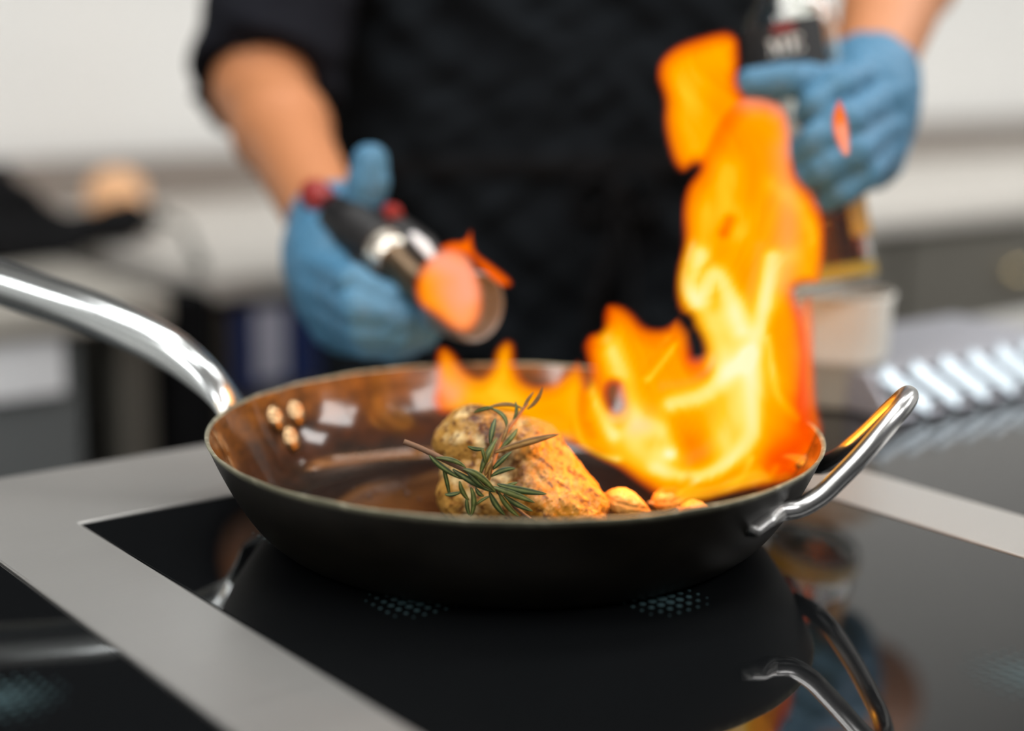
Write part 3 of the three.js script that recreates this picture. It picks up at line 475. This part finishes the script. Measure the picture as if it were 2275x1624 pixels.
// ---------------------------------------------------------------- person
const personThing = thing('person', 'person in dark t-shirt and black apron holding a blowtorch and a bottle', 'person');
{
  const cx = 0.027, cz = -1.45;
  const shR = V(-0.165, 1.41, cz + 0.0), elR = at(583, 205, 1.235), wrR = at(738, 515, 1.03);
  const shL = V(0.215, 1.41, cz + 0.0), elL = at(2030, -170, 1.25), wrL = at(1938, 150, 1.035);
  const pair = (y, hw, r, z = cz) => bone(V(cx - hw, y, z), V(cx + hw, y, z), r, r);
  const torsoParts = [pair(0.93, 0.075, 0.105), pair(1.03, 0.082, 0.1), pair(1.13, 0.085, 0.1), pair(1.23, 0.09, 0.102), pair(1.33, 0.09, 0.1), bone(V(cx, 1.4, cz), V(cx, 1.43, cz), 0.09, 0.07), bone(shR, shL, 0.058, 0.058)];
  const torso = join(torsoParts, 0.08);
  const upR = bone(shR, elR, 0.05, 0.034), upL = bone(shL, elL, 0.052, 0.041);
  const foR = join([bone(elR, elR.clone().lerp(wrR, 0.3), 0.033, 0.0335), bone(elR.clone().lerp(wrR, 0.3), wrR, 0.0335, 0.025)], 0.02);
  const foL = join([bone(elL, elL.clone().lerp(wrL, 0.35), 0.04, 0.0415), bone(elL.clone().lerp(wrL, 0.35), wrL, 0.0415, 0.0265)], 0.02);
  const hip = [V(cx - 0.085, 0.9, cz), V(cx + 0.085, 0.9, cz)], knee = [V(cx - 0.1, 0.5, cz + 0.02), V(cx + 0.1, 0.5, cz + 0.02)], ank = [V(cx - 0.105, 0.09, cz), V(cx + 0.105, 0.09, cz)];
  const legs = [0, 1].flatMap((i) => [bone(hip[i], knee[i], 0.082, 0.056), bone(knee[i], ank[i], 0.056, 0.038), bone(ank[i].clone().setY(0.045), V(ank[i].x, 0.035, cz + 0.14), 0.036, 0.028)]);
  const headC = V(cx, 1.63, cz + 0.015);
  const face = [ellipsoid(headC, V(0.075, 0.108, 0.092)), ellipsoid(V(cx, 1.57, cz + 0.045), V(0.052, 0.05, 0.055)), bone(V(cx, 1.655, cz + 0.1), V(cx, 1.618, cz + 0.122), 0.009, 0.013), ellipsoid(V(cx, 1.582, cz + 0.098), V(0.024, 0.008, 0.01)), ellipsoid(V(cx - 0.077, 1.625, cz + 0.005), V(0.012, 0.03, 0.019)), ellipsoid(V(cx + 0.077, 1.625, cz + 0.005), V(0.012, 0.03, 0.019)), ellipsoid(V(cx - 0.031, 1.64, cz + 0.092), V(0.014, 0.009, 0.01)), ellipsoid(V(cx + 0.031, 1.64, cz + 0.092), V(0.014, 0.009, 0.01))];
  const neck = bone(V(cx, 1.42, cz - 0.005), V(cx, 1.55, cz + 0.008), 0.06, 0.055);
  const head = join([...face, neck], 0.016);
  const trunk = join([torso, upR, upL, neck], 0.04), arms = join([upR, foR], 0.012), arms2 = join([upL, foL], 0.03), leg = join([torsoParts[0], ...legs], 0.04);
  const all = (x, y, z) => { let d = smin(trunk(x, y, z), smin(arms(x, y, z), arms2(x, y, z), 0.005), 0.02); if (y > 1.4) d = smin(d, head(x, y, z), 0.012); if (y < 1.1) d = smin(d, leg(x, y, z), 0.03); return d; };
  // one continuous body; the head is meshed finely, the rest coarser
  part('body', field(all, V(-0.36, -0.005, -1.62), V(0.5, 1.77, -0.94), 0.0085), M.skin, personThing);
  // clothing
  const shirtBase = join([torso, upR, upL], 0.05), dirR = elR.clone().sub(shR).normalize(), dirL = elL.clone().sub(shL).normalize();
  const hemAt = 0.86, lenR = shR.distanceTo(elR), lenL = shL.distanceTo(elL);
  const fold = (x, y, z) => 0.0035 * noise3(x * 9, y * 26 + x * 8, z * 9) + 0.0015 * noise3(x * 30, y * 60, z * 30);
  const sleeveR = bone(shR, shR.clone().addScaledVector(dirR, lenR * 1.1), 0.062, 0.059), sleeveL = bone(shL, shL.clone().addScaledVector(dirL, lenL * 1.1), 0.062, 0.058);
  const along = (s, d) => (x, y, z) => (x - s.x) * d.x + (y - s.y) * d.y + (z - s.z) * d.z;
  const aR = along(shR, dirR), aL = along(shL, dirL), hemR = along(elR, dirR.clone().add(V(0, 0, 0.6)).normalize());
  const shirt = (x, y, z) => {
    const sR = Math.max(sleeveR(x, y, z), hemR(x, y, z)), sL = Math.max(sleeveL(x, y, z), aL(x, y, z) - lenL * 0.72);
    let d = smin(torso(x, y, z) - 0.01, smin(sR, sL, 0.01), 0.02) + fold(x, y, z);
    d = Math.max(d, 0.9 - y, (y - 1.455) - 0.25 * Math.abs(x - cx) * -1 - 0.0);
    if (hemR(x, y, z) > -0.03) d = Math.max(d, 0.003 - arms(x, y, z));
    return d;
  };
  part('t_shirt', field(shirt, V(-0.3, 0.88, -1.66), V(0.42, 1.56, -1.14), 0.0062), M.shirt, personThing, 'dark navy short-sleeved t-shirt');
  const apronShape = join([pair(0.62, 0.13, 0.105, cz + 0.005), pair(0.8, 0.1, 0.105), ...torsoParts.slice(0, 5)], 0.08);
  const apron = (x, y, z) => {
    const w = lerp(0.2, 0.15, smooth(1.12, 1.38, y));
    const n = 0.008 * noise3(x * 7 + 3, y * 18 + x * 14, 2) + 0.004 * noise3(x * 16, y * 34 - x * 20, 8) + 0.002 * smooth(1.075, 1.07, y) ;
    const crease = 0.006 * Math.exp(-Math.pow((y - 1.135 + (x - 0.02) * 0.45) / 0.006, 2)) * smooth(-0.03, 0.0, x - 0.0) * smooth(0.06, 0.03, x);
    return Math.max(apronShape(x, y, z) - 0.021 + n - crease, (cz + 0.02) - z, Math.abs(x - cx) - w, y - 1.4, 0.56 - y);
  };
  const apronMesh = part('apron', field(apron, V(-0.22, 0.54, -1.46), V(0.28, 1.42, -1.27), 0.0055), M.apron, personThing, 'black bib apron');
  // waist tie of the apron: band, knot, two loops and two tails
  const front = (x, y) => { for (let z = -1.25; z > -1.46; z -= 0.001) if (apron(x, y, z) < 0) return z + 0.003; return -1.42; };
  const band = []; for (let i = 0; i <= 18; i++) { const x = cx - 0.165 + i / 18 * 0.33, y = 1.03 + 0.012 * (i / 18 - 0.5); band.push(V(x, y, front(x, y))); }
  const kx = 0.085, ky = 1.012, kz = front(kx, ky) + 0.008;
  part('tie_band', tube(band, band.map(() => 0.008), 90, 10, band.map(() => 0.25), false, V(0, 0, 1)), M.blackMatte, apronMesh);
  part('tie_bow', plain([
    new THREE.SphereGeometry(0.011, 16, 12).scale(1, 1, 0.7).translate(kx, ky, kz),
    tube([V(kx, ky, kz), V(kx - 0.022, ky + 0.014, kz + 0.006), V(kx - 0.04, ky - 0.012, kz + 0.002), V(kx - 0.02, ky - 0.02, kz), V(kx, ky, kz)], [0.005, 0.009, 0.009, 0.009, 0.005], 40, 10, [0.3, 0.3, 0.3, 0.3, 0.3]),
    tube([V(kx, ky, kz), V(kx + 0.022, ky + 0.02, kz + 0.006), V(kx + 0.036, ky - 0.008, kz + 0.002), V(kx + 0.018, ky - 0.018, kz), V(kx, ky, kz)], [0.005, 0.009, 0.009, 0.009, 0.005], 40, 10, [0.3, 0.3, 0.3, 0.3, 0.3]),
    tube([V(kx, ky, kz), V(kx - 0.006, ky - 0.05, kz + 0.004), V(kx - 0.02, ky - 0.1, kz + 0.001), V(kx - 0.018, ky - 0.15, kz)], [0.005, 0.009, 0.01, 0.01], 30, 10, [0.3, 0.25, 0.25, 0.25]),
    tube([V(kx, ky, kz), V(kx + 0.012, ky - 0.05, kz + 0.004), V(kx + 0.016, ky - 0.1, kz + 0.001), V(kx + 0.024, ky - 0.13, kz)], [0.005, 0.009, 0.01, 0.01], 30, 10, [0.3, 0.25, 0.25, 0.25]),
  ]), M.blackMatte, apronMesh);
  const trousersBase = join([torsoParts[0], legs[0], legs[1], legs[3], legs[4]], 0.04);
  part('trousers', field((x, y, z) => Math.max(trousersBase(x, y, z) - 0.012 + 0.003 * noise3(x * 12, y * 12, z * 12), y - 0.99, 0.06 - y), V(-0.2, 0.04, -1.62), V(0.26, 1.02, -1.3), 0.009), M.trousers, personThing);
  for (const i of [0, 1]) part('shoe', field((x, y, z) => Math.max(legs[i * 3 + 2](x, y, z) - 0.012, -y + 0.001), V(ank[i].x - 0.07, -0.01, cz - 0.08), V(ank[i].x + 0.07, 0.12, cz + 0.2), 0.006), M.black, personThing);
  const hairF = ellipsoid(headC.clone().add(V(0, 0.018, -0.012)), V(0.086, 0.108, 0.1));
  part('hair', field((x, y, z) => Math.max(hairF(x, y, z) + 0.002 * noise3(x * 60, y * 60, z * 60), (1.665 - y) + smooth(0.06, -0.02, z - cz) * -0.08 - 0.0), V(cx - 0.11, 1.55, cz - 0.12), V(cx + 0.11, 1.77, cz + 0.12), 0.006), M.hair, personThing);

  // gloves: palm, five fingers, cuff
  const glove = (chains, palm, cuffA, cuffB, lo, hi) => {
    const fingers = chains.map(([pts, rad]) => join(pts.slice(1).map((p, i) => bone(at(...pts[i]), at(...p), rad[i] / 1000, rad[i + 1] / 1000)), 0.004));
    const palmF = join(palm.map(([a, b, ra, rb]) => bone(at(...a), at(...b), ra / 1000, rb / 1000)), 0.02);
    const cuff = bone(cuffA, cuffB, 0.0295, 0.031), dir = cuffB.clone().sub(cuffA).normalize(), al = along(cuffA, dir), len = cuffA.distanceTo(cuffB);
    const f = (x, y, z) => { let d = 1e9; for (const q of fingers) d = smin(d, q(x, y, z), 0.0015); d = smin(d, palmF(x, y, z), 0.009); d = smin(d, Math.max(cuff(x, y, z), al(x, y, z) - len), 0.012); return d + 0.0007 * noise3(x * 70, y * 70, z * 70) + 0.0004 * noise3(x * 160, y * 160, z * 160); };
    const g = field(f, lo, hi, 0.0025);
    part('glove', g, M.glove, personThing, 'blue nitrile glove');
  };
  const R10 = [11.5, 11, 10.2, 9.4];
  glove([
    [[[718, 588, 0.985], [782, 628, 0.945], [868, 668, 0.945], [925, 690, 0.958]], R10], [[[712, 632, 0.985], [790, 682, 0.94], [892, 708, 0.944], [950, 722, 0.96]], [12, 11.5, 10.6, 9.6]],
    [[[718, 680, 0.988], [800, 728, 0.945], [892, 742, 0.948], [940, 746, 0.965]], R10], [[[738, 722, 0.992], [812, 758, 0.953], [872, 768, 0.956], [905, 766, 0.97]], [10.5, 10, 9.2, 8.4]],
    [[[760, 565, 1.005], [795, 485, 0.992], [818, 405, 0.985], [822, 358, 0.982]], [16, 14, 12.8, 11.4]],
  ], [[[742, 590, 1.005], [775, 700, 1.005], 29, 26], [[742, 545, 1.02], [760, 620, 1.0], 28, 29]], at(745, 560, 1.012), at(742, 488, 1.045), V(-0.19, 0.9, -1.12), V(0.0, 1.1, -0.86));
  glove([
    [[[1918, 165, 1.0], [1862, 195, 0.962], [1815, 234, 0.958], [1794, 252, 0.97]], R10], [[[1955, 222, 0.995], [1880, 268, 0.95], [1815, 312, 0.95], [1776, 338, 0.965]], [12, 11.5, 10.6, 9.6]],
    [[[1962, 282, 0.995], [1900, 335, 0.95], [1835, 372, 0.95], [1795, 392, 0.965]], R10], [[[1966, 330, 1.0], [1922, 384, 0.957], [1870, 424, 0.957], [1840, 444, 0.97]], [10.5, 10, 9.2, 8.4]],
    [[[1910, 190, 1.035], [1845, 178, 0.985], [1745, 178, 0.962], [1668, 184, 0.962]], [15, 12, 10.4, 9.2]],
  ], [[[1922, 210, 1.02], [1930, 345, 1.012], 27, 23], [[1928, 180, 1.03], [1930, 250, 1.02], 28, 28]], at(1928, 215, 1.02), at(1934, 172, 1.038), V(0.12, 0.99, -1.12), V(0.3, 1.17, -0.88));
  lit(personThing);
}

// ---------------------------------------------------------------- blowtorch
{
  const o = thing('gas_blowtorch', 'black gas blowtorch with red knob and steel barrel in the gloved fist', 'blowtorch');
  const A = at(700, 432, 1.005), B = at(748, 478, 0.992), C = at(850, 552, 0.962), D = at(938, 640, 0.935), E = at(975, 662, 0.925), F = at(1078, 688, 0.895);
  part('body', tube([B.clone().lerp(A, 0.15), B, B.clone().lerp(C, 0.4), C], [0.0105, 0.0145, 0.0165, 0.0145], 40, 24), M.black, o);
  part('knob', tube([A.clone().lerp(B, -0.28), A.clone().lerp(B, -0.1), A, A.clone().lerp(B, 0.62)], [0.0075, 0.0098, 0.0104, 0.0098], 30, 18), M.red, o, 'dark red adjusting knob');
  part('collar', tube([C.clone().lerp(D, -0.12), C, C.clone().lerp(D, 0.2), C.clone().lerp(D, 0.3)], [0.0118, 0.0138, 0.0138, 0.0115], 24, 24), std({ color: lin(0.8, 0.77, 0.68), metalness: 0.8, roughness: 0.25 }), o, 'pale brass ring');
  part('barrel', tube([C.clone().lerp(D, 0.25), C.clone().lerp(D, 0.6), D, E], [0.0108, 0.0102, 0.01, 0.0115], 30, 24), std({ color: lin(0.2, 0.14, 0.09), metalness: 1, roughness: 0.32 }), o, 'heat-browned steel barrel');
  const cup = new THREE.LatheGeometry([[0.0005, 0], [0.012, 0.001], [0.0185, 0.007], [0.0205, 0.016], [0.0208, 0.031], [0.0202, 0.0345], [0.0188, 0.0345], [0.0185, 0.03], [0.018, 0.014], [0.0005, 0.011]].map(([x, y]) => new THREE.Vector2(x, y)), 40);
  const m = part('burner_cup', cup, M.dark, o, 'grey steel burner mouth');
  m.position.copy(E); m.quaternion.setFromUnitVectors(V(0, 1, 0), F.clone().sub(E).normalize());
  part('gas_canister', tube([at(800, 545, 0.985), at(806, 590, 0.98), at(820, 690, 0.98), at(826, 735, 0.982)], [0.012, 0.017, 0.018, 0.015], 30, 24), M.black, o);
  part('trigger_housing', tube([at(830, 488, 0.985), at(872, 512, 0.975), at(935, 560, 0.96), at(965, 592, 0.952)], [0.009, 0.0115, 0.012, 0.008], 30, 20), M.black, o);
  part('button', tube([at(862, 466, 0.977), at(872, 474, 0.972), at(878, 484, 0.966)], [0.0045, 0.0062, 0.005], 16, 16), M.red, o, 'red ignition button');
  part('label_plate', tube([at(915, 520, 0.951), at(940, 545, 0.947), at(962, 575, 0.944)], [0.003, 0.005, 0.003], 16, 10, [0.5, 0.5, 0.5]), M.white, o, 'pale sticker');
  lit(o);
}

// ---------------------------------------------------------------- bottle
{
  const bot = at(1843, 640, 1.0), top = at(1750, 55, 1.0), len = bot.distanceTo(top);
  const o = thing('liquor_bottle', 'clear glass bottle of amber liquor with dark label held in blue glove', 'bottle', bot);
  o.quaternion.setFromUnitVectors(V(0, 1, 0), top.clone().sub(bot).normalize());
  const r = 0.0305, sh = len, prof = [[0.0005, 0.004], [0.024, 0.002], [0.0285, 0.0], [r, 0.004], [r, sh * 0.97], [r * 0.93, sh + 0.007], [r * 0.66, sh + 0.016], [0.0125, sh + 0.024], [0.0115, sh + 0.036], [0.0118, sh + 0.07], [0.0138, sh + 0.072], [0.0138, sh + 0.082], [0.0118, sh + 0.083]];
  const v2 = (a) => a.map(([x, y]) => new THREE.Vector2(x, y));
  const innerWall = [[0.0095, sh + 0.083], [0.0092, sh + 0.036], [0.0102, sh + 0.024], [r * 0.6, sh + 0.0145], [r * 0.84, sh + 0.005], [r - 0.0028, sh * 0.96], [r - 0.0028, 0.01], [0.02, 0.007], [0.0005, 0.008]];
  part('glass', new THREE.LatheGeometry(v2([...prof, ...innerWall]), 64), std({ color: lin(0.95, 0.97, 0.94), transmission: 1, thickness: 0.003, roughness: 0.02, ior: 1.5 }), o, 'clear glass');
  part('liquor', new THREE.LatheGeometry(v2([[0.0005, 0.0083], [0.02, 0.0073], [r - 0.0031, 0.0103], [r - 0.0031, sh * 0.5], [0.0005, sh * 0.5]]), 48), std({ color: lin(1, 1, 1), transmission: 1, thickness: 0.05, roughness: 0.02, ior: 1.36, attenuationColor: lin(0.6, 0.11, 0.015), attenuationDistance: 0.1 }), o, 'amber liquor');
  const arc = (r0, y0, y1, a0, a1) => new THREE.CylinderGeometry(r0, r0, y1 - y0, 40, 1, true, a0, a1 - a0).translate(0, (y0 + y1) / 2, 0);
  const cv = document.createElement('canvas'); cv.width = 512; cv.height = 256;
  const x = cv.getContext('2d'); x.fillStyle = '#14171a'; x.fillRect(0, 0, 512, 256); x.fillStyle = '#c9c9c4'; x.font = 'bold 118px serif'; x.textAlign = 'center'; x.fillText('ME', 300, 165); x.fillStyle = '#7c2420'; x.fillRect(250, 14, 110, 40);
  const lt = new THREE.CanvasTexture(cv); lt.colorSpace = THREE.SRGBColorSpace;
  part('label', arc(r + 0.0005, sh * 0.80, sh * 0.985, -1.5, 0.55), std({ map: lt, roughness: 0.6, side: THREE.DoubleSide }), o, 'black label with pale letters');
  const cv2 = document.createElement('canvas'); cv2.width = 256; cv2.height = 256;
  const y2 = cv2.getContext('2d'); y2.fillStyle = '#b5801c'; y2.fillRect(0, 0, 256, 256); y2.strokeStyle = '#26301c'; y2.lineWidth = 14; y2.beginPath(); y2.moveTo(60, 200); y2.bezierCurveTo(90, 60, 160, 60, 190, 190); y2.moveTo(40, 120); y2.lineTo(210, 90); y2.stroke();
  const lt2 = new THREE.CanvasTexture(cv2); lt2.colorSpace = THREE.SRGBColorSpace;
  part('label', arc(r + 0.0005, sh * 0.17, sh * 0.42, 0.45, 1.35), std({ map: lt2, roughness: 0.5, side: THREE.DoubleSide }), o, 'gold label with dark drawing');
  part('label', arc(r + 0.0004, 0.004, 0.013, -1.5, 1.5), std({ color: lin(0.3, 0.19, 0.012), roughness: 0.45, side: THREE.DoubleSide }), o, 'gold band at the foot');
  part('neck_label', arc(0.0133, sh + 0.026, sh + 0.034, -3.14, 3.14), M.black, o);
  part('pourer', tube([V(0, sh + 0.078, 0), V(0, sh + 0.09, 0), V(0, sh + 0.105, 0), V(0.004, sh + 0.125, 0)], [0.0095, 0.011, 0.004, 0.003], 30, 20), M.steelBright, o);
  lit(o);
}

// ---------------------------------------------------------------- ribbed white tub under the bottle
{
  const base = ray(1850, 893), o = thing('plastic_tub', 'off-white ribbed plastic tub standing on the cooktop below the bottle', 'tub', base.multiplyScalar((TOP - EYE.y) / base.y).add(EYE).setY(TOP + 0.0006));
  const H = 0.075, prof = [[0.0005, 0.001], [0.0255, 0], [0.0275, 0.0025], [0.029, 0.03], [0.0335, 0.034], [0.035, H - 0.004], [0.0362, H - 0.003], [0.0362, H], [0.0338, H], [0.0325, 0.036], [0.027, 0.032], [0.0255, 0.004], [0.0005, 0.004]].map(([x, y]) => new THREE.Vector2(x, y));
  const g = new THREE.LatheGeometry(prof, 144), p = g.attributes.position;
  for (let i = 0; i < p.count; i++) { const x = p.getX(i), z = p.getZ(i), y = p.getY(i), k = 1 + 0.022 * Math.cos(Math.atan2(z, x) * 24) * smooth(0.03, 0.036, y) * smooth(H - 0.003, H - 0.006, y); p.setXYZ(i, x * k, y, z * k); }
  g.computeVertexNormals();
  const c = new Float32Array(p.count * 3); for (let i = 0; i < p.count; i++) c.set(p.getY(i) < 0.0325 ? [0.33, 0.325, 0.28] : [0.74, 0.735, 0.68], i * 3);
  g.setAttribute('color', new THREE.BufferAttribute(c, 3));
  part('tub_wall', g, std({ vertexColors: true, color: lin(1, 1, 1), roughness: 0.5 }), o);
  lit(o);
}

// ---------------------------------------------------------------- louvred steel box at the right
{
  const o = thing('steel_vent_box', 'low stainless steel box with slanted bright louvres behind the loop handle', 'vent box', room(0.5, TOP + 0.0012, 0.104), THETA);
  const W = 0.23, D = 0.125, Hh = 0.026, s = 0.022;
  const sh = new THREE.Shape([new THREE.Vector2(0, 0.0012), new THREE.Vector2(-s, Hh), new THREE.Vector2(-D, Hh), new THREE.Vector2(-D, 0.0012)]);
  part('housing', new THREE.ExtrudeGeometry(sh, { depth: W, bevelEnabled: true, bevelThickness: 0.001, bevelSize: 0.001, bevelSegments: 2 }).rotateY(-Math.PI / 2).translate(W, 0, 0), std({ color: lin(0.42, 0.43, 0.48), metalness: 0.8, roughness: 0.55 }), o);
  const tilt = Math.atan2(Hh, s), louvreM = std({ color: lin(0.45, 0.52, 0.58), metalness: 0.9, roughness: 0.38 });
  part('front_plate', box(W - 0.006, 0.0016, 0.03, W / 2, 0, 0, 0.0006).rotateX(tilt).translate(0, Hh / 2 + 0.0012, -s / 2 + 0.0008), M.black, o);
  for (let i = 0; i < 7; i++) {
    const g = new RoundedBoxGeometry(0.0165, 0.005, 0.041, 2, 0.002).rotateY(0.72).rotateX(tilt).translate(0.022 + i * 0.031, Hh / 2 + 0.002, -s / 2 + 0.0015);
    part('louvre', g, louvreM, o);
  }
  lit(o);
}

// ---------------------------------------------------------------- back counter and what stands there
{
  const zf = -0.655, zb = -1.3, o = thing('steel_counter', 'long stainless steel worktop with drawers along the white back wall', 'counter', room(0, 0, 0), THETA);
  const x0 = 0.41, x1 = 3.6;
  part('worktop', box(x1 - x0, 0.025, zf - zb, (x0 + x1) / 2, TOP - 0.0125, (zf + zb) / 2), std({ color: lin(0.72, 0.69, 0.645), metalness: 0.5, roughness: 0.5 }), o);
  part('upstand', box(x1 - x0, 0.062, 0.02, (x0 + x1) / 2, TOP + 0.031, zb - 0.005), std({ color: lin(0.27, 0.235, 0.21), metalness: 0.6, roughness: 0.5 }), o);
  part('carcass', box(x1 - x0 - 0.02, TOP - 0.13, zf - zb - 0.05, (x0 + x1) / 2, (TOP - 0.025 + 0.1) / 2, (zf + zb) / 2 - 0.01), M.steelFront, o);
  for (let i = 0; i < 6; i++) {
    const a = x0 + 0.02 + i * 0.535; 
    for (const [y, h] of [[0.76, 0.2], [0.4, 0.48]]) {
      const d = part(h > 0.3 ? 'door' : 'drawer', box(0.52, h, 0.018, a + 0.26, y, zf - 0.022), M.steelFront, o);
      part(h > 0.3 ? 'handle' : 'knob', h > 0.3 ? box(0.012, 0.16, 0.02, a + 0.48, y + 0.1, zf - 0.004) : new THREE.SphereGeometry(0.013, 20, 14).translate(a + 0.26, y + 0.03, zf - 0.004), h > 0.3 ? M.steelBright : M.brass, d);
    }
  }
  part('plinth', box(x1 - x0 - 0.05, 0.1, zf - zb - 0.12, (x0 + x1) / 2, 0.05, (zf + zb) / 2), M.black, o);
  lit(o);
  const t = thing('steel_table', 'nearer steel work table with grey cabinet below at the left', 'table', room(0, 0, 0), THETA);
  const q0 = -0.9, q1 = 0.345, tf = -0.597, tb = -1.3;
  part('table_top', box(q1 - q0, 0.03, tf - tb, (q0 + q1) / 2, TOP - 0.015, (tf + tb) / 2), std({ color: lin(0.6, 0.57, 0.51), metalness: 0.6, roughness: 0.5 }), t);
  part('cabinet', box(0.26 - q0 - 0.06, 0.78, 0.68, (q0 + 0.06 + 0.26) / 2, 0.475, (tf + tb) / 2), std({ color: lin(0.2, 0.215, 0.22), metalness: 0.5, roughness: 0.5 }), t);
  part('shade_panel', box(q1 - q0 - 0.02, TOP - 0.05, 0.02, (q0 + q1) / 2, (TOP - 0.03) / 2, -1.02), M.blackMatte, t);  // black sheet added to stand for the shade under the table
  for (const [a, b] of [[q1 - 0.03, tf - 0.03], [q1 - 0.03, tb + 0.03], [q0 + 0.03, tf - 0.03], [q0 + 0.03, tb + 0.03]]) part('leg', box(0.035, TOP - 0.03, 0.035, a, (TOP - 0.03) / 2, b), M.steelFront, t);
  lit(t);
}
{
  // small things seen far out of focus at the left; each stands on or is fixed to what is behind it
  const zt = TOP;
  const post = thing('support_post', 'black square post between the steel table and the counter', 'post', room(0.379, 0, -0.66), THETA);
  part('post_shaft', box(0.052, 0.89, 0.06, 0, 0.445, 0, 0.005), M.blackMatte, post); part('foot_plate', box(0.056, 0.012, 0.064, 0, 0.006, 0, 0.002), M.black, post);
  lit(post);
  const cloth = thing('black_cloth', 'crumpled black cloth lying on the steel table, in front of the peach bun', 'cloth', room(0, zt, 0), THETA);
  const cf = join([bone(V(0.05, 0.03, -0.86), V(0.29, 0.055, -0.9), 0.045, 0.035), bone(V(0.29, 0.055, -0.9), V(0.37, 0.012, -0.9), 0.036, 0.018), bone(V(0.37, 0.016, -0.9), V(0.46, 0.026, -0.93), 0.02, 0.022), bone(V(0.2, 0.02, -0.84), V(0.36, 0.006, -0.86), 0.03, 0.012), bone(V(0.46, 0.02, -0.93), V(0.5, 0.026, -0.95), 0.012, 0.006)], 0.03);
  part('folds', field((x, y, z) => Math.max(cf(x, y, z) + 0.006 * noise3(x * 30, y * 30, z * 30), 0.0006 - y), V(-0.02, -0.006, -1.0), V(0.54, 0.12, -0.78), 0.005), M.blackMatte, cloth);
  lit(cloth);
  const bun = thing('bread_bun', 'round peach-coloured bun behind the black cloth against the white wall', 'bun', room(0.52, zt, -1.1), THETA);
  part('crust', field((x, y, z) => Math.max(Math.hypot(x, (y - 0.032) * 1.05, z) - 0.036 + 0.001 * noise3(x * 60, y * 60, z * 60), 0.0006 - y), V(-0.045, -0.004, -0.045), V(0.045, 0.075, 0.045), 0.003), std({ color: lin(0.85, 0.48, 0.25), roughness: 0.5 }), bun);
  lit(bun);
  const plate = (name, label, cat, a, y, b, w, h, m) => { const o = thing(name, label, cat, room(a, y, b), THETA); part('sheet', box(w, h, 0.003, 0, 0, 0, 0.001), m, o); return o; };
  lit(plate('paper_notice', 'plain white paper fixed to the grey cabinet under the steel table', 'notice', 0.2, 0.852, -0.6045, 0.085, 0.068, M.white));
  lit(plate('yellow_notice', 'pale yellow paper beside the white paper at the left edge', 'notice', 0.11, 0.838, -0.6045, 0.05, 0.075, std({ color: lin(0.62, 0.55, 0.28), roughness: 0.7 })));
  const sign = plate('blue_sign', 'dark blue sign with a pale upright panel on the counter front', 'sign', 0.492, 0.822, -0.6645, 0.1, 0.088, std({ color: lin(0.01, 0.025, 0.11), roughness: 0.5 }));
  part('pale_panel', box(0.034, 0.075, 0.0016, -0.008, 0.004, 0.002, 0.0006), std({ color: lin(0.5, 0.5, 0.6), roughness: 0.6 }), sign);
  lit(sign);
  const cable = thing('power_cable', 'thin grey cable curving along the counter from the black cloth', 'cable', room(0, zt, 0), THETA);
  part('cord', tube([V(0.47, 0.03, -0.93), V(0.485, 0.026, -0.86), V(0.46, 0.012, -0.78), V(0.43, 0.006, -0.70), V(0.40, 0.012, -0.655)], [0.004, 0.004, 0.004, 0.004, 0.004], 50, 10), std({ color: lin(0.05, 0.06, 0.05), roughness: 0.6 }), cable);
  lit(cable);
}
// unseen dark panel added on the upper back wall to darken the glass reflections
structure('added_dark_panel_1', box(4.2, CEIL - 1.31, 0.03, 0, 0, 0), M.blackMatte, room(-0.79, (CEIL + 1.3) / 2, -1.316));

renderer.render(scene, camera);
